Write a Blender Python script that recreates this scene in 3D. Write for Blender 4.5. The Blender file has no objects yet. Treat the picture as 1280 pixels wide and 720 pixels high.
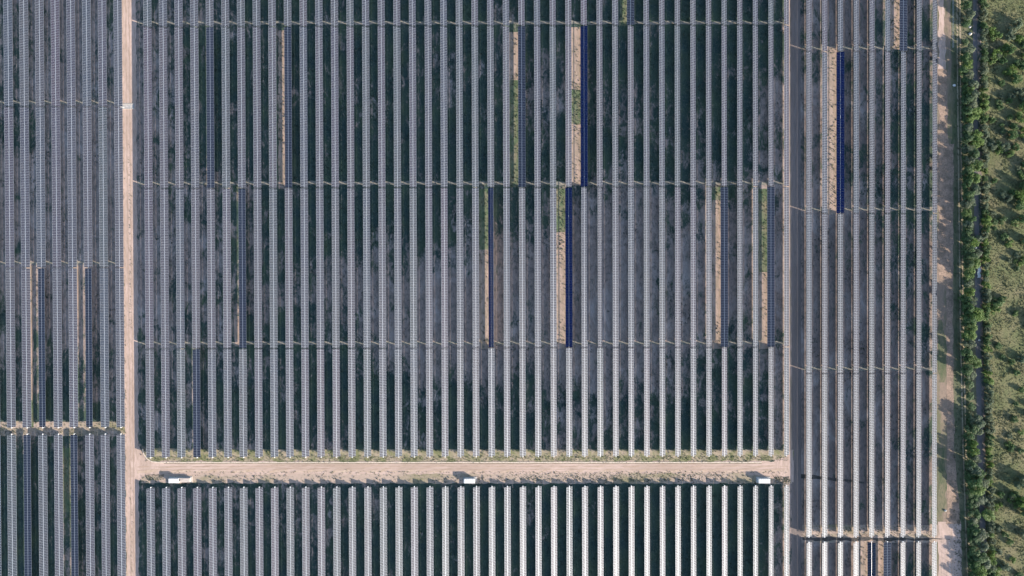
import bpy, math, random
import numpy as np
from mathutils import Euler, Vector
R = random.Random(7)
C = bpy.context.scene.collection
sc = bpy.context.scene

# ------------------------------------------------------------------ camera, sky, sun, exposure
F = 853.0; H = 420.0
cd = bpy.data.cameras.new('camera'); cam = bpy.data.objects.new('camera', cd); C.objects.link(cam)
cd.sensor_width = 36; cd.lens = 36*F/1280; cd.clip_start = 1; cd.clip_end = 20000
cam.location = (0, 0, H)
cam.rotation_euler = Euler((math.radians(-0.40), 0, math.radians(-0.18)))
sc.camera = cam
SX, SY = 2.63, 1.48                       # sun direction (east, south) per unit of height
w = bpy.data.worlds.new('World'); sc.world = w; w.use_nodes = True
nt = w.node_tree; bg = nt.nodes['Background']; sky = nt.nodes.new('ShaderNodeTexSky')
sky.sky_type = 'NISHITA'; sky.sun_disc = False
sky.sun_elevation = math.atan2(1, math.hypot(SX, SY)); sky.sun_rotation = math.atan2(SX, -SY)
sky.air_density = 1.0; sky.dust_density = 1.0; sky.ozone_density = 1.7
nt.links.new(sky.outputs[0], bg.inputs[0]); bg.inputs[1].default_value = 0.12
sd = bpy.data.lights.new('sun', 'SUN'); sun = bpy.data.objects.new('sun', sd); C.objects.link(sun)
sd.energy = 4.8; sd.angle = math.radians(0.5); sd.color = (1.0, 0.91, 0.80)
sun.rotation_euler = Vector((SX, -SY, 1)).to_track_quat('Z', 'Y').to_euler()
sun.location = (500, -300, 300)
sc.view_settings.view_transform = 'Standard'; sc.view_settings.look = 'None'
sc.view_settings.exposure = 1.35; sc.view_settings.gamma = 1

CM = cam.rotation_euler.to_matrix()
def P(px, py, z=0.0):                     # a photograph point -> the world point at height z
    d = CM @ Vector(((px-640)/F, -(py-360)/F, -1))
    t = (z-H)/d.z
    return Vector((d.x*t, d.y*t, z))

# ------------------------------------------------------------------ helpers
def tag(o, label=None, cat=None, group=None, kind=None):
    if label: o['label'] = label
    if cat: o['category'] = cat
    if group: o['group'] = group
    if kind: o['kind'] = kind
    return o
def obj(name, me, mat=None, parent=None, loc=None):
    o = bpy.data.objects.new(name, me)
    if mat is not None and me is not None and not me.materials:
        for m in (mat if isinstance(mat, (list, tuple)) else [mat]): me.materials.append(m)
    if parent: o.parent = parent
    if loc is not None: o.location = loc
    C.objects.link(o); return o
def mesh(name, v, f, mi=None, smooth=False):
    me = bpy.data.meshes.new(name); me.from_pydata([tuple(a) for a in v], [], [tuple(a) for a in f])
    if mi is not None: me.polygons.foreach_set('material_index', list(mi))
    if smooth: me.polygons.foreach_set('use_smooth', [True]*len(f))
    me.update(); return me
class MB:
    def __init__(s): s.v = []; s.f = []; s.m = []
    def face(s, pts, m=0):
        n = len(s.v); s.v += [tuple(p) for p in pts]; s.f.append(tuple(range(n, n+len(pts)))); s.m.append(m)
    def box(s, x0, x1, y0, y1, z0, z1, m=0, bev=0):
        n = len(s.v)
        if not bev:
            s.v += [(x0,y0,z0),(x1,y0,z0),(x1,y1,z0),(x0,y1,z0),(x0,y0,z1),(x1,y0,z1),(x1,y1,z1),(x0,y1,z1)]
        else:
            s.v += [(x0,y0,z0),(x1,y0,z0),(x1,y1,z0),(x0,y1,z0),(x0,y0,z1-bev),(x1,y0,z1-bev),(x1,y1,z1-bev),(x0,y1,z1-bev),
                    (x0+bev,y0+bev,z1),(x1-bev,y0+bev,z1),(x1-bev,y1-bev,z1),(x0+bev,y1-bev,z1)]
        s.f += [(n,n+3,n+2,n+1),(n,n+1,n+5,n+4),(n+1,n+2,n+6,n+5),(n+2,n+3,n+7,n+6),(n+3,n,n+4,n+7)]; s.m += [m]*5
        if not bev: s.f.append((n+4,n+5,n+6,n+7)); s.m.append(m)
        else:
            s.f += [(n+4,n+5,n+9,n+8),(n+5,n+6,n+10,n+9),(n+6,n+7,n+11,n+10),(n+7,n+4,n+8,n+11),(n+8,n+9,n+10,n+11)]; s.m += [m]*5
    def tube(s, a, b, r, r2=None, n=8, m=0, cap=True):
        a = Vector(a); b = Vector(b); r2 = r if r2 is None else r2
        q = (b-a).to_track_quat('Z', 'Y'); k = len(s.v)
        for i in range(n):
            t = 2*math.pi*i/n; d = q @ Vector((math.cos(t), math.sin(t), 0))
            s.v += [tuple(a+d*r), tuple(b+d*r2)]
        for i in range(n):
            j = (i+1) % n; s.f.append((k+2*i, k+2*j, k+2*j+1, k+2*i+1)); s.m.append(m)
        if cap:
            s.f.append(tuple(k+2*i for i in reversed(range(n)))); s.f.append(tuple(k+2*i+1 for i in range(n))); s.m += [m, m]
    def mesh(s, name, smooth=False): return mesh(name, s.v, s.f, s.m, smooth)

# node shorthand
class NT:
    def __init__(s, name, rough=0.9, spec=0.2):
        s.mat = bpy.data.materials.new(name); s.mat.use_nodes = True; s.t = s.mat.node_tree
        s.b = s.t.nodes['Principled BSDF']; s.b.inputs['Roughness'].default_value = rough
        s.b.inputs['Specular IOR Level'].default_value = spec
    def n(s, typ, **k):
        o = s.t.nodes.new(typ)
        for a, b in k.items(): setattr(o, a, b)
        return o
    def l(s, a, b): s.t.links.new(a, b)
    def pos(s):
        return s.n('ShaderNodeNewGeometry').outputs['Position']
    def noise(s, scale, detail=4, rough=.55, vec=None, stretch=None, dist=0):
        vec = vec or s.pos()
        if stretch:
            m = s.n('ShaderNodeMapping'); s.l(vec, m.inputs[0]); m.inputs['Scale'].default_value = stretch; vec = m.outputs[0]
        o = s.n('ShaderNodeTexNoise'); s.l(vec, o.inputs['Vector'])
        o.inputs['Scale'].default_value = scale; o.inputs['Detail'].default_value = detail
        o.inputs['Roughness'].default_value = rough; o.inputs['Distortion'].default_value = dist
        return o.outputs[0]
    def ramp(s, fac, stops):
        o = s.n('ShaderNodeValToRGB'); s.l(fac, o.inputs[0]); e = o.color_ramp.elements
        while len(e) < len(stops): e.new(.5)
        for i, (p, c) in enumerate(stops):
            e[i].position = p; e[i].color = (c, c, c, 1) if isinstance(c, (int, float)) else (*c, 1)
        return o.outputs[0]
    def mix(s, fac, a, b, blend='MIX'):
        o = s.n('ShaderNodeMix', data_type='RGBA', blend_type=blend)
        for sock, val in ((o.inputs[0], fac), (o.inputs[6], a), (o.inputs[7], b)):
            if isinstance(val, (int, float)): sock.default_value = val
            elif isinstance(val, tuple): sock.default_value = (*val, 1)
            else: s.l(val, sock)
        return o.outputs[2]
    def math(s, op, a, b=0.0, c=None):
        o = s.n('ShaderNodeMath', operation=op)
        for i, val in enumerate((a, b) if c is None else (a, b, c)):
            if isinstance(val, (int, float)): o.inputs[i].default_value = val
            else: s.l(val, o.inputs[i])
        return o.outputs[0]
    def color(s, c):
        if isinstance(c, tuple): s.b.inputs['Base Color'].default_value = (*c, 1)
        else: s.l(c, s.b.inputs['Base Color'])
        return s
    def bump(s, h, dist=.1, st=1.0):
        o = s.n('ShaderNodeBump'); s.l(h, o.inputs['Height']); o.inputs['Distance'].default_value = dist
        o.inputs['Strength'].default_value = st; s.l(o.outputs[0], s.b.inputs['Normal']); return s

SOIL_A = (.39, .29, .24); SOIL_B = (.28, .215, .185); SAND = (.46, .345, .275)
def plain(name, c, rough=.6, spec=.3, metal=0, var=.15, scale=1.5):
    m = NT(name, rough, spec); m.b.inputs['Metallic'].default_value = metal
    n = m.noise(scale, 5); d = tuple(x*(1-var*2) for x in c); e = tuple(min(1, x*(1+var)) for x in c)
    m.color(m.ramp(n, [(.3, d), (.65, e)])); return m.mat

# ---- ground: bare soil and low growth, the share of growth comes from the sheet's 'growth' attribute
def ground_material():
    m = NT('soil_and_weeds', .95, .1)
    at = m.n('ShaderNodeAttribute', attribute_name='growth').outputs['Fac']
    big = m.noise(.035, 6, .62, dist=.6); mid = m.noise(.22, 7, .75, stretch=(1, .45, 1), dist=.8); fine = m.noise(.9, 6, .8, stretch=(1, .7, 1))
    s = m.math('ADD', m.math('MULTIPLY', big, .9), m.math('MULTIPLY', mid, 1.0))
    s = m.math('ADD', s, m.math('MULTIPLY', fine, .55))            # mean about 1.02
    s = m.math('ADD', s, m.math('MULTIPLY', m.math('SUBTRACT', at, .5), .62))
    k = m.ramp(m.math('SUBTRACT', s, .70), [(.46, 0.0), (.60, 1.0)])
    soil = m.mix(m.ramp(m.noise(.09, 5, .6), [(.35, 0.), (.65, 1.)]), SOIL_A, SOIL_B)
    soil = m.mix(m.ramp(m.noise(.55, 6, .8, stretch=(1, .6, 1), dist=.5), [(.47, 0.), (.60, .75)]), soil, (.12, .105, .09))
    sx = m.n('ShaderNodeSeparateXYZ'); m.l(m.pos(), sx.inputs[0])
    soil = m.mix(m.ramp(m.math('MULTIPLY', sx.outputs[0], .005), [(.86, 0.), (.95, .42)]), soil, (.13, .10, .09))      # dark loam east of the inner track
    g1 = m.mix(m.ramp(m.noise(.5, 6, .75), [(.35, 0.), (.68, 1.)]), (.022, .046, .042), (.058, .086, .074))
    g1 = m.mix(m.ramp(m.noise(.06, 3), [(.4, 0.), (.66, .6)]), g1, (.085, .115, .062))
    g1 = m.mix(m.ramp(m.noise(1.6, 5, .75, stretch=(1, .6, 1)), [(.52, 0.), (.68, .65)]), g1, (.20, .20, .16))
    soil = m.mix(m.ramp(m.noise(.05, 7, .72, stretch=(1, .6, 1), dist=.7), [(.50, 0.), (.66, .55)]), soil, (.50, .42, .38))      # ash-pale dry patches
    m.color(m.mix(k, soil, g1)); m.bump(m.noise(1.3, 6, .75), .25, .8)
    return m.mat
def mixed(name, a, b, cc, s1=.12, s2=1.5, lo=.42, hi=.58, stretch=None, bd=.08):
    m = NT(name, .95, .1)
    c1 = m.mix(m.ramp(m.noise(s1, 6, .65, stretch=stretch), [(lo, 0.), (hi, 1.)]), a, b)
    c2 = m.mix(m.ramp(m.noise(s2, 5, .75, stretch=stretch), [(.45, 0.), (.7, .8)]), c1, cc)
    m.color(c2); m.bump(m.noise(s2*1.5, 5, .7), bd, .7); return m.mat
M = {}
M['ground'] = ground_material()
M['track'] = mixed('pale_dirt', (.53, .39, .325), (.44, .325, .265), (.31, .225, .17), .10, .6, stretch=(1.4, .35, 1), bd=.08)
M['road'] = mixed('pale_dirt_road', (.52, .385, .32), (.42, .31, .25), (.32, .235, .18), .07, .5, stretch=(.2, 1.5, 1), bd=.05)
M['verge'] = mixed('verge_grass', (.17, .175, .085), (.38, .30, .225), (.26, .23, .14), .16, 1.0, .42, .58)
M['verge2'] = mixed('verge_dry_grass', (.43, .325, .265), (.21, .19, .11), (.27, .225, .16), .045, .8, .50, .66, stretch=(.5, 1.6, 1))
M['margin'] = mixed('margin_dirt', (.27, .20, .15), (.15, .145, .08), (.18, .14, .11), .07, .7, .46, .60, stretch=(1.6, .5, 1))
M['rough'] = mixed('rough_dirt', (.40, .275, .205), (.22, .16, .12), (.11, .10, .07), .16, 1.0, .40, .60)
M['margin_grass'] = mixed('margin_grass', (.10, .115, .06), (.19, .165, .105), (.05, .08, .045), .09, .9, .42, .6, stretch=(2, .4, 1))
M['wheel'] = mixed('wheel_rut_sand', (.40, .33, .22), (.34, .27, .19), (.24, .20, .14), .2, 1.5, stretch=(1, .3, 1), bd=.03)
M['scrub'] = mixed('scrub_ground', (.145, .155, .072), (.215, .185, .105), (.09, .105, .052), .05, 1.1, .42, .62, bd=.5)
M['path'] = mixed('grey_path', (.17, .155, .15), (.14, .13, .125), (.11, .105, .10), .1, 1.2, stretch=(1, .3, 1), bd=.03)
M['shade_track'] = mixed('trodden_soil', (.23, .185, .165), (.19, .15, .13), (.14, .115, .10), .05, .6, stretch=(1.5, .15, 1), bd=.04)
M['drain'] = mixed('drain_mud', (.075, .07, .065), (.12, .10, .09), (.05, .055, .045), .4, 2)
M['kerb'] = plain('pale_kerb', (.60, .50, .40), .85, .2)
M['steel'] = plain('galvanised_steel', (.60, .61, .63), .42, .5, .75, .06, 3)
M['alu'] = plain('anodised_aluminium', (.29, .325, .385), .55, .4, .25, .04, 2)
M['white'] = plain('white_paint', (.66, .65, .63), .5, .4, 0, .03, 1)
M['bearing'] = plain('pale_cast_metal', (.78, .78, .78), .45, .5, .1, .03, 2)
M['cream'] = plain('cream_paint', (.52, .44, .38), .6, .3, 0, .05, 1)
M['concrete'] = plain('concrete', (.42, .39, .36), .9, .2, 0, .12, .8)
M['darkmetal'] = plain('dark_louvre', (.05, .05, .055), .5, .4)
M['bark'] = plain('bark', (.13, .10, .07), .9, .1, 0, .2, 4)
M['stone'] = plain('pale_stone', (.62, .57, .50), .9, .2, 0, .12, 2)
M['wood'] = plain('post_wood', (.16, .13, .11), .9, .1)
def glass_mat():
    m = NT('pv_glass', .50, .265)
    oi = m.n('ShaderNodeObjectInfo').outputs['Random']
    tc = m.n('ShaderNodeTexCoord').outputs['Object']
    sn = m.n('ShaderNodeVectorMath', operation='FLOOR'); m.l(tc, sn.inputs[0])
    wn = m.n('ShaderNodeTexWhiteNoise', noise_dimensions='3D'); m.l(sn.outputs[0], wn.inputs['Vector'])
    hue = m.ramp(m.math('FRACT', m.math('MULTIPLY', oi, 17.0)), [(0., (.022, .018, .034)), (.35, (.009, .017, .032)), (.7, (.019, .019, .032)), (1., (.012, .021, .030))])
    dust = m.mix(m.ramp(m.noise(.22, 4), [(.4, 0.), (.7, .25)]), hue, (.038, .035, .037))
    c = m.mix(m.math('MULTIPLY', wn.outputs['Value'], .25), dust, (.008, .011, .022))
    m.color(c)
    m.l(m.math('MULTIPLY_ADD', oi, .07, .50), m.b.inputs['Roughness'])
    m.b.inputs['Coat Weight'].default_value = 0.0
    return m.mat
def glass_blue_mat():
    m = NT('pv_glass_unlit_tone', .18, .22)  # cell blue deepened for tables turned from the sun, painted into the colour
    tc = m.n('ShaderNodeTexCoord').outputs['Object']
    sn = m.n('ShaderNodeVectorMath', operation='FLOOR'); m.l(tc, sn.inputs[0])
    wn = m.n('ShaderNodeTexWhiteNoise', noise_dimensions='3D'); m.l(sn.outputs[0], wn.inputs['Vector'])
    m.color(m.mix(wn.outputs['Value'], (.002, .009, .060), (.003, .014, .090))); return m.mat
M['glass'] = glass_mat(); M['glass_blue'] = glass_blue_mat()
M['glass_soft'] = NT('pv_glass_dim_tone', .3, .4).color((.006, .010, .025)).mat  # darker glass copy for tables tilted off the sun, dimmer reflection painted in
def leaf_mat(name, a, b, dry):
    m = NT(name, .6, .25)
    oi = m.n('ShaderNodeObjectInfo').outputs['Random']
    n = m.noise(1.3, 4, .7)
    c = m.mix(m.ramp(n, [(.35, 0.), (.65, 1.)]), a, b)
    c = m.mix(m.math('MULTIPLY', m.math('FRACT', m.math('MULTIPLY', oi, 7.3)), .55), c, dry)
    m.color(c)
    tr = m.n('ShaderNodeBsdfTranslucent'); m.l(c, tr.inputs[0]); mx = m.n('ShaderNodeMixShader'); mx.inputs[0].default_value = .3
    m.l(m.b.outputs[0], mx.inputs[1]); m.l(tr.outputs[0], mx.inputs[2]); m.l(mx.outputs[0], m.t.nodes['Material Output'].inputs[0])
    return m.mat
M['leaf'] = leaf_mat('tree_leaves', (.055, .120, .045), (.125, .195, .075), (.135, .175, .10))
M['leaf_bright'] = leaf_mat('bright_leaves', (.09, .175, .04), (.19, .26, .07), (.14, .19, .09))
M['leaf_pale'] = leaf_mat('grey_green_leaves', (.095, .14, .09), (.18, .22, .14), (.16, .175, .11))
M['tuft'] = leaf_mat('dry_scrub_leaves', (.185, .18, .085), (.285, .245, .14), (.14, .165, .07))
M['weed'] = leaf_mat('weed_leaves', (.055, .085, .045), (.15, .16, .085), (.10, .12, .06))

M['weed_dark'] = leaf_mat('row_weed_leaves', (.028, .058, .044), (.075, .10, .075), (.06, .085, .065))
# ------------------------------------------------------------------ the ground sheet with its growth map (densities of growth over the site)
GT = [  # 16 columns x 9 rows over the photographed area
 [.45,.35,.50,.70,.80,.80,.75,.80,.80,.80,.85,.85,.55,.35,.55,.5],
 [.45,.25,.55,.75,.65,.70,.65,.60,.45,.65,.70,.75,.40,.40,.60,.5],
 [.45,.25,.50,.70,.80,.90,.80,.90,.80,.75,.65,.80,.30,.45,.65,.5],
 [.30,.20,.35,.50,.75,.85,.80,.60,.65,.15,.45,.50,.20,.45,.55,.5],
 [.30,.20,.40,.50,.55,.35,.15,.20,.20,.05,.25,.25,.15,.25,.45,.5],
 [.55,.35,.50,.60,.70,.60,.25,.25,.40,.15,.30,.60,.15,.25,.45,.5],
 [.75,.65,.50,.65,.80,.75,.70,.80,.65,.40,.65,.75,.15,.25,.40,.5],
 [.75,.50,.65,.60,.65,.65,.70,.80,.55,.85,.95,.99,.20,.30,.50,.5],
 [.80,.55,.70,.60,.75,.65,.80,.85,.85,.99,.99,.99,.25,.30,.50,.5]]
GT = np.array(GT)
def growth(px, py):
    u = min(max(px/80-.5, 0), 14.999); v = min(max(py/80-.5, 0), 7.999)
    i, j = int(u), int(v); a, b = u-i, v-j
    return (GT[j,i]*(1-a)+GT[j,i+1]*a)*(1-b)+(GT[j+1,i]*(1-a)+GT[j+1,i+1]*a)*b
def ground_sheet():
    xs = [-9000, -2500, -700]+list(np.linspace(-400, 400, 101))+[700, 2500, 9000]
    ys = [-9000, -2500, -600]+list(np.linspace(-260, 260, 66))+[600, 2500, 9000]
    v = []; at = []
    for y in ys:
        for x in xs:
            v.append((x, y, 0)); at.append(growth(640+x*F/H, 360-y*F/H))
    nx = len(xs); f = [(j*nx+i, j*nx+i+1, (j+1)*nx+i+1, (j+1)*nx+i) for j in range(len(ys)-1) for i in range(nx-1)]
    me = mesh('ground', v, f); a = me.attributes.new('growth', 'FLOAT', 'POINT'); a.data.foreach_set('value', at)
    tag(obj('ground', me, M['ground']), kind='structure')
ground_sheet()

def wob(t, s, seed): return s*(math.sin(t*.31+seed)+.6*math.sin(t*.83+seed*2.1)+.4*math.sin(t*2.3+seed*3.7))/2
def strip(name, mat, left, right, z, vertical=True, amp=.35, seed=1, step=2.0, kind='structure'):
    """ribbon between two world polylines given as photograph points [(px,py)..]; wobbly edges"""
    def samp(pl):
        pts = [P(a, b, 0) for a, b in pl]
        return pts
    L = samp(left); Q = samp(right); k = 1 if vertical else 0
    L.sort(key=lambda p: p[k]); Q.sort(key=lambda p: p[k])
    t0 = max(L[0][k], Q[0][k]); t1 = min(L[-1][k], Q[-1][k]); n = max(2, int((t1-t0)/step)); v = []; f = []
    for i in range(n+1):
        t = t0+(t1-t0)*i/n
        a = float(np.interp(t, [p[k] for p in L], [p[1-k] for p in L]))+wob(t, amp, seed)
        b = float(np.interp(t, [p[k] for p in Q], [p[1-k] for p in Q]))+wob(t, amp, seed+5)
        v += [(a, t, z), (b, t, z)] if vertical else [(t, a, z), (t, b, z)]
        if i: q = 2*i; f.append((q-2, q-1, q+1, q) if vertical else (q-2, q, q+1, q-1))
    me = mesh(name, v, f)
    o = obj(name, me, mat); return tag(o, kind=kind)
# scrubland east of the hedge, then the strips, each sheet 2 cm over the one below
strip('scrubland', M['scrub'], [(1225, -160), (1228, 300), (1236, 880)], [(2400, -160), (2400, 880)], .02, amp=.6, seed=2)
strip('east_margin', M['margin'], [(1166, -160), (1167, 880)], [(1207, -160), (1216, 880)], .03, amp=.3, seed=3)
strip('margin_grass', M['margin_grass'], [(1187, -160), (1190, 200), (1192, 500), (1200, 880)], [(1219, -160), (1222, 400), (1228, 880)], .05, amp=.9, seed=4)
strip('grey_path', M['path'], [(1216.5, -160), (1216, 50), (1217, 200), (1219, 400), (1221, 540), (1224, 620), (1228, 880)], [(1220, -160), (1221, 50), (1222.5, 200), (1225, 400), (1227.5, 540), (1230, 620), (1234, 880)], .09, amp=.12, seed=5)
for dx in (0, 3.6):
    strip('wheel_track', M['wheel'], [(1194.4+dx, -160), (1196+dx, 100), (1199.5+dx, 400), (1203+dx, 560), (1209+dx, 740), (1212+dx, 880)],
          [(1196.0+dx, -160), (1197.6+dx, 100), (1201.1+dx, 400), (1204.6+dx, 560), (1210.6+dx, 740), (1213.6+dx, 880)], .08, amp=.12, seed=6)
strip('vehicle_track', M['rough'], [(1183, 180), (1183, 400), (1184, 620), (1183, 655)], [(1192, 180), (1191, 400), (1192, 560), (1198, 620), (1201, 655)], .07, amp=.5, seed=7)
strip('turning_ground', M['track'], [(1172, 652), (1173, 700), (1174, 760)], [(1201, 652), (1202, 700), (1204, 760)], .065, amp=.5, seed=17)
strip('vehicle_track', M['track'], [(1173, -30), (1173, 90)], [(1178, -30), (1183, 90)], .072, amp=.7, seed=8)
strip('rough_track', M['rough'], [(1173, 86), (1173, 140), (1173, 350)], [(1183, 86), (1185, 180), (1184, 350)], .0735, amp=.9, seed=8)
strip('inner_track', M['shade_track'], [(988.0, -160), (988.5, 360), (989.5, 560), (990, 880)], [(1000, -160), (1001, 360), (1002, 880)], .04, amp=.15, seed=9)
strip('dirt_track', M['track'], [(149.5, -160), (151, 0), (153, 180), (154.5, 360), (156, 540), (158.5, 740), (159, 880)],
      [(170, -160), (170, 0), (171, 180), (172, 360), (173, 540), (174, 740), (174, 880)], .05, amp=.55, seed=10, step=.9)
strip('service_road', M['road'], [(163, 576.5), (500, 577), (960, 576.5), (992, 576)], [(163, 597), (205, 594), (500, 592.5), (760, 592), (930, 591.5), (960, 597), (992, 603)], .06, vertical=False, amp=.7, seed=11, step=.9)
strip('road_verge', M['verge'], [(176, 560), (300, 562), (992, 562)], [(182, 576), (205, 577.2), (500, 577.5), (952, 577), (992, 571)], .042, vertical=False, amp=.25, seed=12)
strip('road_verge', M['verge2'], [(176, 596), (205, 590.5), (300, 590.5), (700, 590.5), (940, 590.5), (990, 597)], [(176, 603.5), (400, 604.5), (992, 604.5)], .045, vertical=False, amp=.5, seed=13)
strip('cross_verge', M['verge2'], [(0, 527), (158, 527)], [(0, 545), (158, 545)], .043, vertical=False, amp=.4, seed=14)
strip('cross_verge', M['verge2'], [(1003, 656), (1172, 656)], [(1003, 678), (1172, 678)], .043, vertical=False, amp=.4, seed=15)
strip('drain', M['drain'], [(1003, 671), (1060, 671.5), (1140, 672.5), (1187, 673)], [(1003, 675.5), (1060, 676), (1140, 675.5), (1187, 674)], .075, vertical=False, amp=.7, seed=16)
strip('drain', M['drain'], [(1001, 592.5), (1020, 594.5), (1040, 597), (1080, 602)], [(1001, 597.5), (1020, 599), (1040, 600.5), (1080, 604)], .075, vertical=False, amp=.35, seed=26)
M['streak_tone'] = mixed('sun_streak_tone', (.30, .26, .21), (.17, .165, .14), (.09, .105, .09), .15, .9, .46, .66)  # pale bands at the row gaps, sun streaks brightened in the ground colour
for py in (28.2, 228.6, 428.6): strip('painted_streak', M['streak_tone'], [(172, py-1.8), (984, py-1.8)], [(172, py+2.2), (984, py+2.2)], .046, vertical=False, amp=.6, seed=py)
for py in (128, 328.5): strip('painted_streak', M['streak_tone'], [(-30, py-1.8), (150, py-1.8)], [(-30, py+2.2), (150, py+2.2)], .046, vertical=False, amp=.6, seed=py)
for py in (59.5, 261, 460.5): strip('painted_streak', M['streak_tone'], [(1003, py-1.8), (1166, py-1.8)], [(1003, py+2.2), (1166, py+2.2)], .046, vertical=False, amp=.6, seed=py)
strip('margin_grass', M['margin_grass'], [(1173, 400), (1172, 440), (1174, 478)], [(1178, 400), (1184, 440), (1181, 478)], .076, amp=.8, seed=33)
strip('margin_grass', M['margin_grass'], [(1172.5, 560), (1172, 610), (1172.5, 640)], [(1180, 560), (1183.5, 610), (1180, 640)], .076, amp=.8, seed=34)
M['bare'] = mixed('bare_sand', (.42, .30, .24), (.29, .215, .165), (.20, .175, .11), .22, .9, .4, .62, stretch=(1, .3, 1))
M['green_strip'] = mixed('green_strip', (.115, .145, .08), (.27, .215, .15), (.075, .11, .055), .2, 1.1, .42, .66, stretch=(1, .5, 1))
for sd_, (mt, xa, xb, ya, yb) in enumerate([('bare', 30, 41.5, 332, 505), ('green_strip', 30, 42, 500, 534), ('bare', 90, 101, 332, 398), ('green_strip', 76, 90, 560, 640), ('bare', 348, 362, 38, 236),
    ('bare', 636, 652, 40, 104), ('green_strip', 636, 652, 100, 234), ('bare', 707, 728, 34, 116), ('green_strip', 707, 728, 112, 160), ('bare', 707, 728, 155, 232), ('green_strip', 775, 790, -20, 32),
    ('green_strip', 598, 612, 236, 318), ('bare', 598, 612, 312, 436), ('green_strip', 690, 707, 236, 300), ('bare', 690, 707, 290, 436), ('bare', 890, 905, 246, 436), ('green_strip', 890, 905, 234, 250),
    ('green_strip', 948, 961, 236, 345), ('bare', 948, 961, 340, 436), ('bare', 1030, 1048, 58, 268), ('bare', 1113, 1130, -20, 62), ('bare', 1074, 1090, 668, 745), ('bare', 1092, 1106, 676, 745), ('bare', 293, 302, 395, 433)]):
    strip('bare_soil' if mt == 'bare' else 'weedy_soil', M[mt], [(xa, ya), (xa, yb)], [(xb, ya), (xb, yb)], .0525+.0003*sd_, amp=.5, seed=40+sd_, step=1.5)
strip('edge_track', M['bare'], [(981, -20), (982, 260), (982.5, 572)], [(987.5, -20), (989, 260), (990, 572)], .051, amp=.3, seed=71)
M['rut'] = mixed('wheel_rut', (.37, .265, .205), (.44, .32, .245), (.31, .225, .17), .15, .9, stretch=(.5, .5, 1), bd=.03)
M['ridge'] = mixed('rut_ridge', (.53, .40, .31), (.47, .34, .26), (.30, .24, .15), .15, .9, bd=.03)
for dx in (4.2, 8.3): strip('wheel_rut', M['rut'], [(152+dx, -60), (154+dx, 180), (156+dx, 360), (158+dx, 560), (159.3+dx, 740)], [(153.1+dx, -60), (155.1+dx, 180), (157.1+dx, 360), (159.1+dx, 560), (160.2+dx, 740)], .081, amp=.35, seed=int(60+dx), step=1.5)
for dy in (2.6, 6.4): strip('wheel_rut', M['rut'], [(172, 580.5+dy), (400, 579+dy), (700, 580+dy), (985, 579.5+dy)], [(172, 581.6+dy), (400, 580.1+dy), (700, 581+dy), (985, 580.6+dy)], .082, vertical=False, amp=.45, seed=int(70+dy), step=1.5)
strip('rut_ridge', M['ridge'], [(172, 588.5), (400, 588), (700, 589), (985, 588)], [(172, 590.3), (400, 589.6), (700, 590), (985, 589.4)], .083, vertical=False, amp=.7, seed=77, step=1.5)
# corner radius where track and road meet
def patch(name, mat, pts, z):
    me = mesh(name, [tuple(P(a, b, 0)+Vector((0, 0, z))) for a, b in pts], [tuple(range(len(pts)))[::-1]]); tag(obj(name, me, mat), kind='structure')
patch('road_corner', M['track'], [(169, 556), (174, 558), (178, 566), (183, 573), (190, 577.5), (200, 578), (200, 591), (188, 594), (178, 596), (172, 604), (168, 604)], .066)
patch('road_corner', M['track'], [(968, 575), (975, 573), (984, 571), (988, 562), (991, 562), (992, 603), (986, 601), (979, 596), (972, 592), (966, 589)], .068)
# low pale kerb along the north side of the road, with its gutter
kb = MB(); kp = [P(a, b) for a, b in [(178, 561), (180, 568), (184, 573.5), (190, 577), (200, 578), (330, 578.2), (500, 578), (640, 578), (800, 578), (952, 578)]]
for a, b in zip(kp, kp[1:]):
    d = (b-a).normalized(); n = Vector((-d.y, d.x, 0))*.30; z0 = Vector((0, 0, .02)); z1 = Vector((0, 0, .22))
    q = [a-n, b-n, b+n, a+n]; lo = [p+z0 for p in q]; hi = [p+z1 for p in q]
    kb.face([hi[0], hi[1], hi[2], hi[3]]); kb.face([lo[0], lo[1], hi[1], hi[0]]); kb.face([lo[2], lo[3], hi[3], hi[2]])
kb.face([lo[1], lo[2], hi[2], hi[1]])
tag(obj('kerb', kb.mesh('kerb'), M['kerb']), kind='structure')
strip('gutter', mixed('gutter_soil', (.22, .17, .12), (.30, .24, .19), (.16, .13, .10), .3, 1), [(205, 578.9), (952, 578.8)], [(205, 579.9), (952, 579.8)], .075, vertical=False, amp=.08, seed=20)

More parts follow.
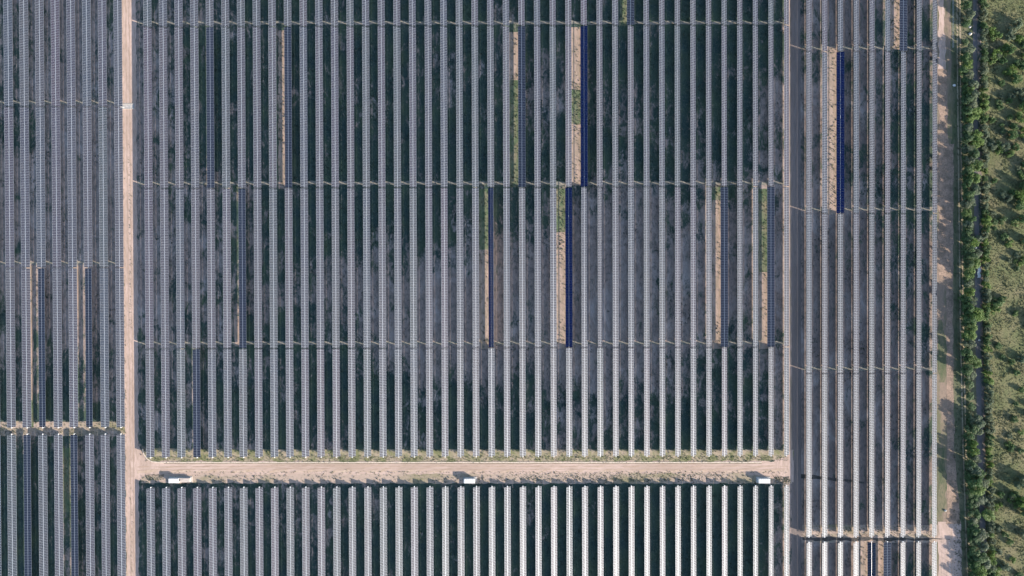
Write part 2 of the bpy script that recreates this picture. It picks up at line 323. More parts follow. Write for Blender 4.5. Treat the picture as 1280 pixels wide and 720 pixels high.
# ------------------------------------------------------------------ solar trackers
TILT = 29.5; HT = 2.3; MW = 2.13
meshes = {}
def table_mesh(n, blue=False):
    """two modules across, n along; each module its own frame with recessed glass"""
    key = ('t', n, blue)
    if key in meshes: return meshes[key]
    V = []; Fc = []; mi = []; L = n*1.0; g = .0125; fw = .022 if blue == 2 else .05
    for s in (0, 1):
        x0, x1 = (-MW-.07, -.07) if s == 0 else (.07, MW+.07)
        for k in range(n):
            y0 = -L/2+k+g; y1 = y0+1-2*g; z1 = .125+.0; zz = R.uniform(-.004, .004); zg = z1-.012
            b = len(V)
            V += [(x0,y0,z1-.04+zz),(x1,y0,z1-.04+zz),(x1,y1,z1-.04+zz),(x0,y1,z1-.04+zz),
                  (x0,y0,z1+zz),(x1,y0,z1+zz),(x1,y1,z1+zz),(x0,y1,z1+zz),
                  (x0+fw,y0+fw,z1+zz),(x1-fw,y0+fw,z1+zz),(x1-fw,y1-fw,z1+zz),(x0+fw,y1-fw,z1+zz),
                  (x0+fw,y0+fw,zg+zz),(x1-fw,y0+fw,zg+zz),(x1-fw,y1-fw,zg+zz),(x0+fw,y1-fw,zg+zz)]
            for q in range(4):
                r = (q+1) % 4
                Fc += [(b+q,b+r,b+4+r,b+4+q), (b+4+q,b+4+r,b+8+r,b+8+q), (b+8+q,b+8+r,b+12+r,b+12+q)]; mi += [0,0,0]
            Fc += [(b+12,b+13,b+14,b+15), (b+3,b+2,b+1,b)]; mi += [1, 2]
    me = mesh('solar_modules', V, Fc, mi)
    me.materials.append(M['alu']); me.materials.append({0: M['glass'], 1: M['glass_soft'], 2: M['glass_blue']}[blue]); me.materials.append(M['white'])
    meshes[key] = me; return me
def frame_meshes(n):
    key = ('f', n)
    if key in meshes: return meshes[key]
    L = n*1.0
    t = MB(); t.tube((0, -L/2-.25, 0), (0, L/2+.25, 0), .075, n=8)
    rl = MB(); y = -L/2+.5
    while y < L/2: rl.box(-1.55, 1.55, y-.03, y+.03, .045, .083); y += 1.0
    ps = MB(); k = max(2, round(L/8)); hd = MB()
    for i in range(k+1):
        y = -L/2+.4+(L-.8)*i/k
        ps.box(-.08, .08, y-.05, y+.05, -HT-.3, -.12); ps.box(-.12, .12, y-.09, y+.09, -.13, .02)
    dm = MB(); dm.box(-.14, .14, -.35, .35, -.42, -.10, bev=.03); dm.tube((0, -.1, -.4), (0, -.1, -.9), .09, n=8)
    cap = MB(); cap.box(-.27, .27, -.24, .24, -.16, .17, bev=.05); cap.tube((0, 0, -.159), (0, 0, -HT-.2), .08, n=8)
    r = (t.mesh('torque_tube'), rl.mesh('module_rails'), ps.mesh('support_posts'), dm.mesh('drive_motor'), cap.mesh('end_bearing'))
    for me in r: me.materials.append(M['bearing'] if me.name.startswith('end_bearing') else M['steel'])
    meshes[key] = r; return r
ONES = ['', 'first', 'second', 'third', 'fourth', 'fifth', 'sixth', 'seventh', 'eighth', 'ninth', 'tenth', 'eleventh', 'twelfth', 'thirteenth',
        'fourteenth', 'fifteenth', 'sixteenth', 'seventeenth', 'eighteenth', 'nineteenth', 'twentieth']
def ordn(n):
    if n <= 20: return ONES[n]
    if n == 100: return 'hundredth'
    if n > 100: return 'hundred-and-'+ordn(n-100)
    t = {2: 'twenty', 3: 'thirty', 4: 'forty', 5: 'fifty', 6: 'sixty', 7: 'seventy', 8: 'eighty', 9: 'ninety'}[n//10]
    return t+'-'+ONES[n % 10] if n % 10 else {20: 'twentieth', 30: 'thirtieth', 40: 'fortieth', 50: 'fiftieth', 60: 'sixtieth', 70: 'seventieth', 80: 'eightieth', 90: 'ninetieth'}[n]
def tracker(x, y0, y1, tilt, look, label, caps=(True, True)):
    L = y1-y0; n = int(round(L)); blue = {'grey': 0, 'soft': 1, 'blue': 2}[look]
    r = bpy.data.objects.new('solar_tracker', None); r.empty_display_size = 1; C.objects.link(r)
    r.location = (x, (y0+y1)/2, 0); r['label'] = label; r['category'] = 'solar tracker'; r['group'] = 'rows of solar trackers'
    t = math.radians(tilt); s = L/n
    fm = frame_meshes(n)
    for me, ti in ((table_mesh(n, blue), 1), (fm[0], 0), (fm[1], 1), (fm[2], 0), (fm[3], 0), (fm[4], 2), (fm[4], 3)):
        if ti > 1 and not caps[ti-2]: continue
        o = bpy.data.objects.new(me.name.split('.')[0], me); C.objects.link(o); o.parent = r
        o.location = (0, 0, HT); o.scale = (1, s, 1)
        if ti == 1: o.rotation_euler = (0, t, 0)
        if ti > 1: o.location.y = (1 if ti == 2 else -1)*(L/2+.42*s)
        if me.name.startswith(('solar_modules', 'module_rails', 'support_posts')): o['kind'] = 'stuff'
    return r
# odd trackers: (block, tier, row) -> (tilt in degrees towards the east, word)
ODD = {('C',1,4): (4,'blue-grey'), ('C',2,6): (-2,'dark blue-grey'), ('C',1,9): (-4,'blue'), ('C',1,24): (-9,'blue'), ('C',1,28): (-20,'deep blue'),
       ('C',2,22): (-42,'narrow navy'), ('C',2,27): (-20,'deep blue'), ('C',2,29): (43,'narrow grey'), ('C',2,37): (-7,'blue'), ('C',2,40): (-8,'blue'), ('C',3,3): (2,'blue-grey'),
       ('C',0,31): (-6,'blue'), ('L',2,2): (-8,'blue'), ('L',2,5): (-8,'blue'), ('L',3,1): (-2,'blue'), ('L',3,4): (-4,'blue'),
       ('R',1,2): (-20,'deep blue'), ('R',0,6): (-5,'blue'), ('R',4,4): (-26,'blue'), ('R',4,5): (-6,'pale-gridded blue')}
blocks = {
 'C': dict(n=42, x0=186.6, dx=19.428, tiers=[(-168, 31.8), (33.2, 233.7), (235.1, 434.3), (435.7, 570.3), (609.0, 745)], ref=560, tilt=30.0),
 'L': dict(n=10, x0=-26.3, dx=19.55, tiers=[(-68, 132.5), (133.9, 334.1), (335.5, 533.8), (543.5, 745)], ref=80, tilt=29.5),
 'R': dict(n=9, x0=1011.2, dx=19.62, tiers=[(-140, 63.5), (64.9, 266.1), (267.5, 466.1), (467.5, 670.5), (678, 745)], ref=1090, tilt=26.2)}
TN = {'C': ['top tier', 'second tier', 'third tier', 'short fourth tier', 'tier below the service road'],
      'L': ['top tier', 'second tier', 'third tier', 'bottom tier'], 'R': ['top tier', 'second tier', 'third tier', 'fourth tier', 'bottom tier']}
ENDS = {'C': [(0, 0), (0, 0), (0, 0), (0, 1), (1, 0)], 'L': [(0, 0), (0, 0), (0, 1), (1, 0)], 'R': [(0, 0), (0, 0), (0, 0), (0, 1), (1, 0)]}   # (north, south) ends that carry an outer bearing
for B, b in blocks.items():
    ys = []
    for a, c in b['tiers']: ys.append((P(b['ref'], c, HT).y, P(b['ref'], a, HT).y))
    for i in range(b['n']):
        x = P(b['x0']+b['dx']*i, 360, HT).x
        if B == 'L': num = b['n']-i; where = 'row left of the dirt track'
        elif B == 'C': num = i+1; where = 'row right of the dirt track'
        else: num = i+1; where = 'row of the narrow right-hand block'
        for t, (y0, y1) in enumerate(ys):
            if (B == 'L' and i == 0): continue
            tl, word = ODD.get((B, t, i-2 if B == 'L' else i), (None, 'grey'))
            if tl is None: tl = b['tilt']+R.gauss(0, .5); look = 'grey'
            else: look = 'blue' if word in ('deep blue', 'narrow navy') else 'grey' if word == 'narrow grey' else 'soft'
            tracker(x+R.uniform(-.03, .03), y0, y1, tl, look, f'{word} solar tracker, {ordn(num)} {where}, {TN[B][t]}', ENDS[B][t])

# ------------------------------------------------------------------ inverter stations on the south verge
def station(px, py, length, white_l, label, slabpx=0):
    p = P(px, py, 0); r = bpy.data.objects.new('inverter_station', None); C.objects.link(r); r.location = (p.x, p.y, .05)
    tag(r, label, 'inverter cabinet', 'inverter stations beside the service road')
    k = MB(); k.box(-.8, length+.8, -1.7, 1.9, -.1, .22, bev=.03); obj('concrete_pad', k.mesh('concrete_pad'), M['concrete'], r)
    b = MB(); b.box(0, white_l, -1.25, 1.25, .22, 2.6); n = int(white_l/.4)
    for i in range(n): b.box(.1+i*.4, .28+i*.4, -1.29, -1.25, .4, 2.6); b.box(.1+i*.4, .28+i*.4, 1.25, 1.29, .4, 2.6)
    obj('container_body', b.mesh('container_body'), M['white'], r)
    rf = MB(); rf.box(-.08, white_l+.08, -1.36, 1.36, 2.603, 2.75, bev=.05)
    for i in range(int(white_l/1.2)): rf.box(.4+i*1.2, .55+i*1.2, -1.2, 1.2, 2.751, 2.80)
    obj('roof', rf.mesh('roof'), M['white'], r)
    for i in range(3):
        d = MB(); d.box(.5+i*1.7, 1.9+i*1.7, -1.33, -1.292, .35, 2.45); do = obj('door', d.mesh('door'), M['white'], r)
        hh = MB(); hh.box(1.75+i*1.7, 1.81+i*1.7, -1.38, -1.332, 1.2, 1.5); obj('handle', hh.mesh('handle'), M['darkmetal'], do)
    v = MB(); 
    for i in range(6): v.box(white_l+.002, white_l+.05, -.8, .8, .6+i*.28, .75+i*.28)
    obj('vent', v.mesh('vent'), M['darkmetal'], r)
    if length > white_l+1:
        t = MB(); t.box(white_l+.5, length, -1.15, 1.25, .22, 1.7, bev=.05)
        for i in range(8): t.box(white_l+.8+i*.5, white_l+.9+i*.5, -1.35, -1.152, .5, 1.5)
        obj('transformer_tank', t.mesh('transformer_tank'), M['cream'], r)
        for i in range(3):
            g = MB(); g.tube((white_l+1.2+i*.7, 0, 1.7), (white_l+1.2+i*.7, 0, 2.1), .12, .06); obj('bushing', g.mesh('bushing'), M['concrete'], r)
    return r
station(213.5, 599.5, 12.6, 6.0, 'white inverter container with cream transformer beside it near the dirt track corner')
station(580.5, 599.8, 6.9, 6.6, 'white inverter container on the verge halfway along the service road')
station(946.5, 599.8, 7.2, 6.9, 'white inverter container at the right end of the service road')

# ------------------------------------------------------------------ foliage
rng = np.random.default_rng(5)
def crown_arrays(r, h, z0, clumps, leaves, ls, seed):
    g = np.random.default_rng(seed); V = []
    for c in range(clumps):
        a = g.uniform(0, 2*math.pi); d = r*math.sqrt(g.uniform(0, 1))*.78; zz = z0+h*g.uniform(.15, .85)*(1-.45*(d/r)**2)
        cx, cy = d*math.cos(a), d*math.sin(a); cr = r*g.uniform(.24, .44)
        u = g.normal(size=(leaves, 3)); u /= np.linalg.norm(u, axis=1)[:, None]
        p = u*(cr*g.uniform(.55, 1.05, (leaves, 1)))*np.array([1, 1, .75])+np.array([cx, cy, zz])
        n = u+g.normal(size=(leaves, 3))*.6; n[:, 2] += .5; n /= np.linalg.norm(n, axis=1)[:, None]
        t = np.cross(n, g.normal(size=(leaves, 3))); t /= np.linalg.norm(t, axis=1)[:, None]; b = np.cross(n, t)
        s = ls*g.uniform(.6, 1.3, (leaves, 1))
        V.append(np.stack([p-t*s, p-b*s*.55, p+t*s, p+b*s*.55], 1).reshape(-1, 3))
    V = np.concatenate(V); V[:, 2] = np.maximum(V[:, 2], .05); return V
def quads(name, V):
    me = bpy.data.meshes.new(name); n = len(V)//4; me.vertices.add(len(V)); me.vertices.foreach_set('co', V.astype(np.float32).ravel())
    me.loops.add(len(V)); me.loops.foreach_set('vertex_index', np.arange(len(V), dtype=np.int32))
    me.polygons.add(n); me.polygons.foreach_set('loop_start', np.arange(0, len(V), 4, dtype=np.int32)); me.update(calc_edges=True); return me
def trunk_mesh(h, r, seed):
    g = random.Random(seed); m = MB(); m.tube((0, 0, -.1), (g.uniform(-.2, .2), g.uniform(-.2, .2), h*.55), r, r*.6, 7)
    for i in range(5):
        a = i*1.26+g.uniform(-.3, .3); z = h*g.uniform(.3, .5)
        m.tube((0, 0, z), (math.cos(a)*h*.25, math.sin(a)*h*.25, z+h*.28), r*.45, r*.15, 5)
    return m.mesh('trunk')
CROWNS = {}
for kind, mat in (('tree', 'leaf'), ('bright', 'leaf_bright'), ('pale', 'leaf_pale')):
    CROWNS[kind] = []
    for s in range(4):
        me = quads('crown', crown_arrays(1.0, 2.1, .3, 26, 120, .085, 100+s+len(kind)*10)); me.materials.append(M[mat]); CROWNS[kind].append(me)
TR = [trunk_mesh(2.4, .11, i) for i in range(3)]
for t in TR: t.materials.append(M['bark'])
BUSH = {}
for kind, mat in (('tree', 'leaf'), ('bright', 'leaf_bright'), ('pale', 'leaf_pale')):
    BUSH[kind] = []
    for s in range(3):
        me = quads('foliage', crown_arrays(1.0, .95, .05, 15, 75, .10, 300+s+len(kind)*10)); me.materials.append(M[mat]); BUSH[kind].append(me)
ST = MB()
for i in range(6): ST.tube((0, 0, -.05), (math.cos(i*1.05)*.35, math.sin(i*1.05)*.35, .6), .05, .02, 5)
STM = ST.mesh('stems'); STM.materials.append(M['bark'])
WORD = {'tree': 'dark green', 'bright': 'bright green', 'pale': 'grey-green'}
def plant(px, py, rpx, h, kind, label, group, tree=True):
    r = rpx*H/F; p = P(px, py, h*.6 if tree else h*.4)
    o = bpy.data.objects.new('hedgerow_tree' if tree else 'bush', None); C.objects.link(o); o.location = (p.x, p.y, 0)
    tag(o, label, 'tree' if tree else 'bush', group)
    me = R.choice(CROWNS[kind] if tree else BUSH[kind])
    c = bpy.data.objects.new('crown' if tree else 'foliage', me); C.objects.link(c); c.parent = o
    c.scale = (r*R.uniform(.95, 1.2), r*R.uniform(.95, 1.2), h/2.4 if tree else h); c.rotation_euler = (0, 0, R.uniform(0, 6.28))
    t = bpy.data.objects.new('trunk' if tree else 'stems', R.choice(TR) if tree else STM); C.objects.link(t); t.parent = o
    t.scale = (r*.7, r*.7, h/2.4) if tree else (r, r, h)
# belt of trees between the wheel tracks and the grey path: (px, py, radius px, height m, kind)
belt = [(1206,-24,6,7,'tree'),(1211,-8,6,7,'pale'),(1209,6,5,7,'tree'),(1213,17,6,6.5,'pale'),(1208,30,4,3,'tree'),(1210,24,4,3,'bright'),(1207,52,4,2.6,'tree'),
 (1211,62,5,6.5,'pale'),(1208,72,5,7.5,'tree'),(1211,80,5,7.5,'bright'),(1206,88,4.5,7.5,'tree'),(1213,92,5,5,'pale'),(1209,99,5,4,'tree'),(1217,106,6,5.5,'pale'),(1213,113,5,6.5,'bright'),
 (1218,119,6,7,'pale'),(1211,124,5.5,7,'tree'),(1217,131,6,7,'pale'),(1210,138,5,7.5,'tree'),(1219,142,7,6,'bright'),(1213,150,5,5,'bright'),(1212,159,5,5,'pale'),
 (1221,168,6,5,'bright'),(1211,172,5,7,'tree'),(1222,178,5.5,6,'bright'),(1212,185,5.5,7.5,'pale'),(1218,192,5.5,7.5,'tree'),(1213,200,5,8,'pale'),(1220,207,6,7.5,'bright'),(1212,214,5,8,'tree'),
 (1218,222,7,8,'bright'),(1211,230,5,8,'tree'),(1220,237,6,7.5,'pale'),(1213,244,5,8,'tree'),(1210,255,5.5,7.5,'pale'),(1215,252,5,7,'pale'),(1209,266,5,7.5,'bright'),(1215,273,4.5,7,'tree'),
 (1211,281,5,6,'pale'),(1211,289,4.5,6,'tree'),(1212,300,5.5,7,'tree'),(1218,303,5.5,7.5,'bright'),(1224,299,5,4,'pale'),(1212,311,5.5,8,'tree'),(1216,321,6,8,'tree'),(1222,317,4.5,4,'pale'),
 (1212,330,5,8,'tree'),(1219,329,5.5,6,'bright'),(1213,341,5.5,7,'bright'),(1211,353,5,3.4,'pale'),(1213,365,5,5.5,'bright'),(1208,373,5,7,'tree'),(1216,377,5,7.5,'pale'),(1211,385,6,8,'tree'),
 (1221,392,7,8,'bright'),(1226,396,6,6,'bright'),(1213,398,6,7,'tree'),(1216,408,6,7,'bright'),(1212,419,6,6.5,'bright'),(1213,430,6,7,'pale'),(1209,441,5,7,'tree'),(1216,449,5,6,'bright'),(1222,454,5.5,5,'bright'),
 (1210,462,5,7,'tree'),(1215,469,5,3.6,'pale'),(1213,481,4.5,2.8,'tree'),(1214,495,4.5,2.8,'tree'),(1215,508,4.5,2.6,'tree'),(1219,522,6,6.5,'pale'),(1224,528,7,7.5,'pale'),(1217,535,6,6.5,'tree'),(1225,539,5,5,'pale'),
 (1212,545,5,5,'tree'),(1217,555,5,6,'bright'),(1218,565,5.5,6.5,'bright'),(1220,573,5.5,7,'pale'),(1214,580,5,7.5,'tree'),(1219,588,7,8,'pale'),(1226,594,7,8,'tree'),(1219,601,7,8,'tree'),(1229,603,6,7,'pale'),(1223,611,7,7,'bright'),
 (1219,621,6,3.4,'tree'),(1227,626,6,4,'pale'),(1217,632,5,3,'tree'),(1221,643,5,4,'tree'),(1236,644,6.5,5,'bright'),(1218,652,5,4.2,'pale'),(1219,663,6.5,5,'tree'),(1226,668,7,6,'pale'),(1220,676,6.5,5,'tree'),
 (1230,683,6,5.5,'pale'),(1220,690,6,5.5,'tree'),(1226,698,7,6,'tree'),(1219,706,6,6,'tree'),(1232,705,6,5,'pale'),(1226,715,7,6,'bright'),(1220,728,7,6,'tree'),(1231,738,7,6,'bright'),(1222,750,7,6,'tree')]
belt.sort(key=lambda a: a[1])
vis = 0
for (px, py, r, h, k) in belt:
    vis += 1
    plant(px, py, r*R.uniform(1.0, 1.2), h*(1.1 if 120 < py < 340 else 1.22), k, f'{WORD[k]} {"tree" if h > 4.5 else "small tree"} in the belt left of the grey path, {ordn(vis)} from the top', 'trees of the belt along the grey path')
yy = 64; q = 0
while yy < 735:
    if not (476 < yy < 520): q += 1; plant(float(np.interp(yy, [0, 400, 735], [1206.3, 1208.5, 1215]))+R.uniform(-.8, .8), yy, R.uniform(3.2, 4.4), R.uniform(3.2, 5.2), 'tree', f'low dark green tree right beside the wheel tracks, {ordn(q)} from the top', 'low trees beside the wheel tracks')
    yy += R.uniform(6, 10)
# hedge on the far side of the path
y = -20; n = 0
while y < 740:
    n += 1; x = np.interp(y, [-20, 0, 200, 400, 540, 640, 740], [1228, 1229.5, 1230.5, 1233, 1236.5, 1238, 1240])+R.uniform(-1.2, 1.2)
    k = R.choice(['pale', 'pale', 'tree', 'bright']); h = R.uniform(3.2, 4.8)
    plant(x, y, R.uniform(4.0, 5.6), h, k, f'{WORD[k]} hedge bush right of the grey path, {ordn(n)} from the top', 'hedge bushes right of the grey path', tree=False)
    y += R.uniform(6.5, 9.5)
# bushes and small trees of the scrubland (px, py, radius, height, kind)
scrub = [(1240,38,5,3.5,'bright'),(1245,45,6,4,'bright'),(1264,38,6,4.5,'pale'),(1272,30,6,6,'pale'),(1262,47,6,4,'pale'),(1275,50,5,3,'bright'),(1258,60,5,2.5,'bright'),(1246,67,6,3,'bright'),(1240,76,5,3,'bright'),(1252,74,4,2,'bright'),
 (1280,82,6,5,'tree'),(1265,88,6,4.5,'bright'),(1272,78,5,4,'tree'),(1237,98,4,2,'tree'),(1252,104,4,2.5,'tree'),(1272,114,5,4,'pale'),(1280,120,6,5,'pale'),(1248,128,4,3,'tree'),(1240,150,4,3,'tree'),(1276,146,7,5,'bright'),(1268,158,5,4,'tree'),
 (1240,182,6,3.5,'pale'),(1249,188,5,3,'bright'),(1256,184,6,4,'pale'),(1262,192,5,4,'bright'),(1270,184,5,4,'tree'),(1247,180,4,4,'tree'),(1254,243,4.5,3.5,'pale'),(1260,248,5,4,'pale'),(1265,240,4,4,'tree'),(1273,242,6,6,'bright'),(1279,250,6,5,'bright'),(1274,256,6,5,'tree'),
 (1243,226,4,2.5,'tree'),(1237,250,4,2,'bright'),(1236,272,4,2.5,'bright'),(1243,277,4.5,2.5,'tree'),(1279,273,6,6,'tree'),(1270,278,5,3,'bright'),(1255,296,5,3,'tree'),(1262,305,5,2.5,'bright'),(1272,318,5,3,'pale'),(1276,330,4,2,'bright'),
 (1246,378,7,4,'tree'),(1253,374,5,3.5,'tree'),(1244,388,5,3,'bright'),(1270,392,4,2,'bright'),(1248,432,5,2.2,'tree'),(1253,447,4,2,'tree'),(1277,448,6,4,'pale'),(1271,466,4,2.5,'tree'),(1277,487,4,3,'tree'),(1270,505,3.5,2,'tree'),(1268,524,4,3,'tree'),(1276,540,4,2,'bright'),
 (1262,545,4,2,'pale'),(1279,598,6,7,'pale'),(1272,606,5,6,'pale'),(1268,618,5,5,'tree'),(1277,628,7,6,'bright'),(1281,640,6,7,'tree'),(1244,634,5,3,'bright'),(1251,618,4,3,'tree'),(1256,668,4,4,'tree'),(1249,660,4,3,'pale'),(1262,678,4,3,'tree'),
 (1280,668,6,5,'pale'),(1240,706,6,3,'bright'),(1246,714,6,2.5,'bright'),(1256,708,5,3.5,'pale'),(1249,690,4,2,'pale'),(1266,700,4,2,'bright'),(1274,720,5,3,'tree'),(1262,62,6,6,'tree'),(1270,98,6,6,'tree'),(1283,132,7,7,'bright'),(1265,168,6,5.5,'tree'),(1283,205,6,6,'tree'),(1282,232,6,7,'tree'),(1283,300,6,5.5,'tree'),(1264,452,4,4,'tree'),(1294,60,6,5,'tree'),(1292,240,6,6,'tree'),(1295,400,6,5,'bright'),(1293,610,7,7,'tree')]
rb = random.Random(31)
for cl in range(20):
    cx, cy = rb.uniform(1243, 1300), (rb.uniform(30, 330) if cl < 9 else rb.uniform(-10, 735))
    for q in range(rb.randint(3, 6)):
        h = rb.uniform(1.2, 3.6); scrub.append((cx+rb.gauss(0, 6), cy+rb.gauss(0, 6), 1.6+h*.75, h, rb.choice(['tree', 'bright', 'tree', 'pale'])))
scrub = [a for a in scrub if a[0] > 1239]
scrub.sort(key=lambda a: a[1])
for n, (px, py, r, h, k) in enumerate(scrub):
    plant(px, py, r, h, k, f'{WORD[k]} scrubland {"bush" if h < 4.5 else "tall bush"} right of the hedge, {ordn(n+1)} from the top', 'bushes scattered over the scrubland', tree=False)
# dry tufts: nobody could count them
def tufts(name, spots, rad, mat, seed, label, per=7, flat=1.0):
    g = np.random.default_rng(seed); n = len(spots); S = np.repeat(np.array(spots), per, 0); m = len(S)
    rr = np.repeat(g.uniform(rad*.5, rad*1.4, n), per)
    c = np.zeros((m, 3)); c[:, :2] = S+g.normal(size=(m, 2))*rr[:, None]*.45; c[:, 2] = rr*g.uniform(.25, .8, m)*flat+.06
    nn = g.normal(size=(m, 3)); nn[:, 2] = abs(nn[:, 2])+.2; nn /= np.linalg.norm(nn, axis=1)[:, None]
    t = np.cross(nn, g.normal(size=(m, 3))); t /= np.linalg.norm(t, axis=1)[:, None]; b = np.cross(nn, t); s = (rr*.6)[:, None]
    V = np.stack([c-t*s, c-b*s*.6, c+t*s, c+b*s*.6], 1).reshape(-1, 3)
    me = quads(name, V); o = obj(name, me, mat); tag(o, label, 'grass' if 'grass' in name else 'scrub', kind='stuff')
import mathutils
g = np.random.default_rng(11)
def area(n, x0, x1, y0, y1, dens=None):
    out = []
    while len(out) < n:
        px = g.uniform(x0, x1); py = g.uniform(y0, y1)
        p = P(px, py); out.append((p.x, p.y))
    return out
def clumpy(n, thr, seed):
    out = []
    while len(out) < n:
        px = g.uniform(1233, 1330); py = g.uniform(-40, 760); p = P(px, py)
        if mathutils.noise.fractal(Vector((p.x*.09, p.y*.09, seed)), 1.0, 2.0, 4)+g.normal(0, .12) > thr: out.append((p.x, p.y))
    return out
tufts('scrub_tufts', area(13000, 1233, 1330, -40, 760)+clumpy(9000, .03, 5), .29, M['tuft'], 21, 'dry olive tufts covering the scrubland right of the hedge', flat=.45)
tufts('scrub_weeds', clumpy(7000, .12, 9), .42, M['weed'], 22, 'green weeds among the dry scrubland tufts', flat=.6)
tufts('verge_grass', area(2600, 182, 985, 569.5, 576.5)+area(500, 175, 985, 592, 603)+area(900, 640, 905, 591, 601)+area(250, 968, 988, 596, 604)+area(140, 182, 205, 593, 600), .22, M['weed'], 23, 'short green grass on both verges of the service road')
import mathutils
def rows_area(n):
    out = []
    while len(out) < n:
        px = g.uniform(-10, 1165); py = g.uniform(-10, 730)
        if 150 < px < 176 or (572 < py < 594 and px > 150) or 986 < px < 1002: continue
        p = P(px, py); k = mathutils.noise.fractal(Vector((p.x*.06, p.y*.04, 3)), 1.0, 2.0, 4)+.9*(growth(px, py)-.5)
        if k > .0 and g.random() < .35+k: out.append((p.x, p.y))
    return out
tufts('row_weeds', rows_area(26000), .42, M['weed_dark'], 27, 'low dark weeds growing between the rows of solar trackers', 5)
sw = []
for xa, xb, ya, yb, n in [(636, 652, 92, 236, 260), (707, 728, 100, 168, 170), (707, 728, 34, 232, 90), (775, 790, 0, 34, 60), (598, 612, 232, 330, 170), (598, 612, 320, 430, 60), (690, 707, 234, 312, 190), (690, 707, 300, 430, 110),
        (890, 905, 232, 262, 60), (890, 905, 250, 430, 60), (948, 961, 236, 356, 200), (948, 961, 340, 430, 50), (1030, 1048, 60, 266, 190), (1113, 1130, 0, 62, 60), (1074, 1106, 676, 725, 80), (348, 362, 40, 236, 90), (76, 90, 556, 650, 120), (30, 46, 480, 534, 80)]:
    for q in range(n): p = P(g.uniform(xa, xb), g.uniform(ya, yb)); sw.append((p.x, p.y))
tufts('strip_weeds', sw, .38, M['weed'], 29, 'weeds on the sunlit strips beside the odd blue trackers', 6)
tufts('track_weeds', [(P(g.normal(np.interp(py, [0, 540], [160.5, 165]), 1.2), py).xy[:]) for py in np.concatenate([g.uniform(180, 410, 130), g.uniform(600, 720, 60)])], .22, M['weed'], 28, 'small weeds along the crown of the dirt track', 5)
tufts('roadside_weeds', [(lambda p: (p.x, p.y))(P(float(np.interp(py, [0, 360, 540], [152.5, 155.5, 157.5]))+abs(g.normal(0, .7)), py)) for py in g.uniform(-10, 730, 170)]+
      [(lambda p: (p.x, p.y))(P(px, 577.2+abs(g.normal(0, .6)))) for px in g.uniform(200, 950, 160)]+[(lambda p: (p.x, p.y))(P(px, 590.5+g.normal(0, .9))) for px in g.uniform(200, 985, 420)], .26, M['weed'], 33, 'weeds creeping over the edges of the dirt roads', 6)
tufts('margin_weeds', area(1700, 1192, 1214, -40, 760), .35, M['weed'], 24, 'low weeds between the dirt margin and the tree belt')
tufts('row_end_grass', area(500, 0, 158, 527, 544)+area(400, 1003, 1170, 657, 671), .25, M['weed'], 25, 'grass between the row ends of two tiers')

# ------------------------------------------------------------------ fence along the margin
def fence(pts, label, h=1.9):
    W = [P(a, b) for a, b in pts]; r = bpy.data.objects.new('wire_fence', None); C.objects.link(r); r.location = W[0]; tag(r, label, 'fence')
    pm = MB(); pm.tube((0, 0, -.2), (0, 0, h), .06, .05, 6); pm.box(-.09, .09, -.09, .09, h, h+.05); pme = pm.mesh('post'); pme.materials.append(M['wood'])
    wr = MB()
    for a, b in zip(W, W[1:]):
        L = (b-a).length; n = max(1, round(L/3.2))
        for i in range(n):
            q = a.lerp(b, i/n)-W[0]; o = bpy.data.objects.new('post', pme); C.objects.link(o); o.parent = r; o.location = q
        for z in (.3, .65, 1.0, 1.35, 1.7): wr.tube(a-W[0]+Vector((0, 0, z)), b-W[0]+Vector((0, 0, z)), .018, n=4, cap=False)
    o = obj('wires', wr.mesh('wires'), M['steel'], r)
fence([(1190, -20), (1190.2, 60)], 'wire fence beside the upper end of the wheel tracks')
fence([(1185.5, 676), (1186, 740)], 'dark post fence on the dirt below the long drain')

# ------------------------------------------------------------------ small things
def stone(px, py, s, mat, name, label, cat, seed, flat=.6):
    gg = random.Random(seed); p = P(px, py); v = []; f = []; nu, nv = 9, 6
    for j in range(nv+1):
        for i in range(nu):
            a = 2*math.pi*i/nu; b = math.pi*j/nv; k = s*(1+gg.uniform(-.22, .22))
            v.append((k*math.sin(b)*math.cos(a), k*math.sin(b)*math.sin(a)*.8, k*math.cos(b)*flat+s*flat*.7))
    for j in range(nv):
        for i in range(nu): f.append((j*nu+i, (j+1)*nu+i, (j+1)*nu+(i+1) % nu, j*nu+(i+1) % nu))
    tag(obj(name, mesh(name, v, f), M[mat], loc=(p.x, p.y, 0)), label, cat)
stone(1212, 34, 1.0, 'stone', 'boulder', 'pale pinkish boulder at the left edge of the grey path, upper of two', 'boulder', 1)
stone(1212.5, 42.5, 1.1, 'stone', 'boulder', 'pale boulder at the left edge of the grey path, lower of two', 'boulder', 2)
stone(1192.3, 107, .9, 'white', 'rubble_heap', 'small white rubble heap beside the shaded wheel tracks', 'rubble', 3)
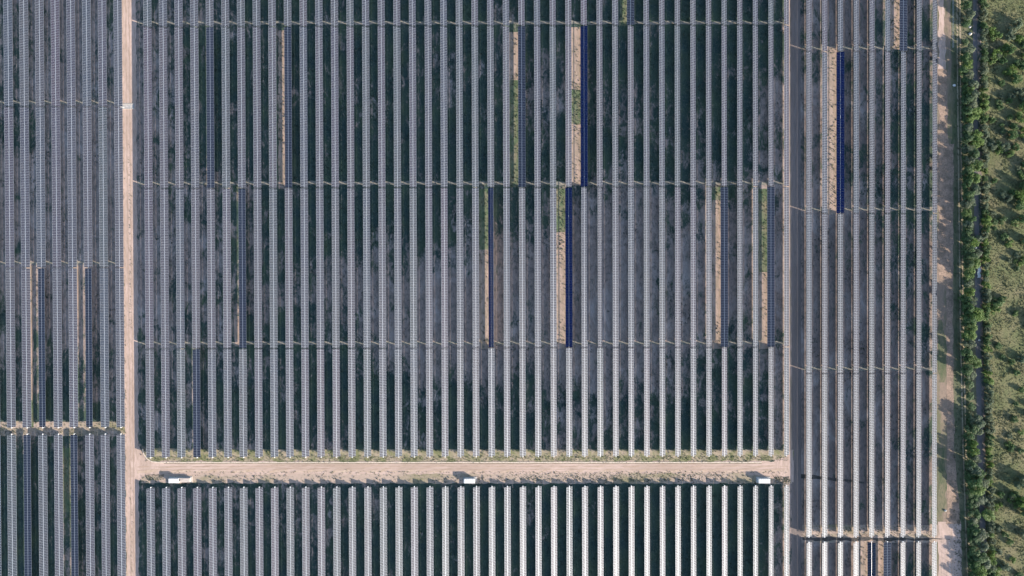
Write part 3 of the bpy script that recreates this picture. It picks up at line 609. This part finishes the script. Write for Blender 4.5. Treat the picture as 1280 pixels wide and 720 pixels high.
stone(1181.5, 638, .8, 'stone', 'rubble_heap', 'pale rubble heap on the dirt margin beside the last row', 'rubble', 4)
stone(1223.5, 425, .8, 'stone', 'boulder', 'grey boulder on the path where the tree belt thins', 'boulder', 6)
stone(1219.5, 310, .7, 'white', 'boulder', 'small white boulder by the path under the green trees', 'boulder', 9)
# crumpled white sheet on the path
def sheet():
    v = []; f = []; n = 14; m = 6; gg = random.Random(12); p = P(1222.8, 339.5)
    for j in range(n+1):
        for i in range(m+1): v.append(((i/m-.5)*1.9+gg.uniform(-.15, .15)+.2*math.sin(j*.9), (j/n-.5)*7.5+gg.uniform(-.12, .12), .18+gg.uniform(0, .35)+.35*math.sin(i*1.1)))
    for j in range(n):
        for i in range(m): q = j*(m+1)+i; f.append((q, q+1, q+m+2, q+m+1))
    o = obj('plastic_sheet', mesh('plastic_sheet', v, f), M['white'], loc=(p.x, p.y, .15))
    md = o.modifiers.new('thick', 'SOLIDIFY'); md.thickness = .03
    tag(o, 'crumpled white sheet lying along the grey path', 'sheet')
sheet()
# concrete culvert and gravel patch across the dirt track
def culvert():
    p = P(160, 133); r = bpy.data.objects.new('culvert', None); C.objects.link(r); r.location = (p.x, p.y, .06); tag(r, 'pale concrete culvert slab crossing the dirt track', 'culvert')
    for i in range(5):
        b = MB(); b.box(-3.6+i*1.5+.03, -3.6+(i+1)*1.5-.03, -1.3, 1.3, -.1, .06+.02*(i % 2), bev=.02); o = obj('slab', b.mesh('slab'), M['concrete'], r)
    for s in (-1, 1):
        b = MB(); b.box(-3.8, 3.9, s*1.5-.12, s*1.5+.12, -.1, .3, bev=.03); obj('headwall', b.mesh('headwall'), M['stone'], r)
culvert()
def pipe():
    p = P(150.5, 133.6, .4); m = MB(); m.tube((-2.2, 0, 0), (2.2, -.1, .0), .22, n=10)
    for i in range(9): m.tube((-2.0+i*.5, 0, 0), (-1.94+i*.5, 0, 0), .26, n=10)
    tag(obj('drain_pipe', m.mesh('drain_pipe'), M['white'], loc=(p.x, p.y, .3)), 'short white pipe left of the culvert slab on the dirt track', 'pipe')
pipe()
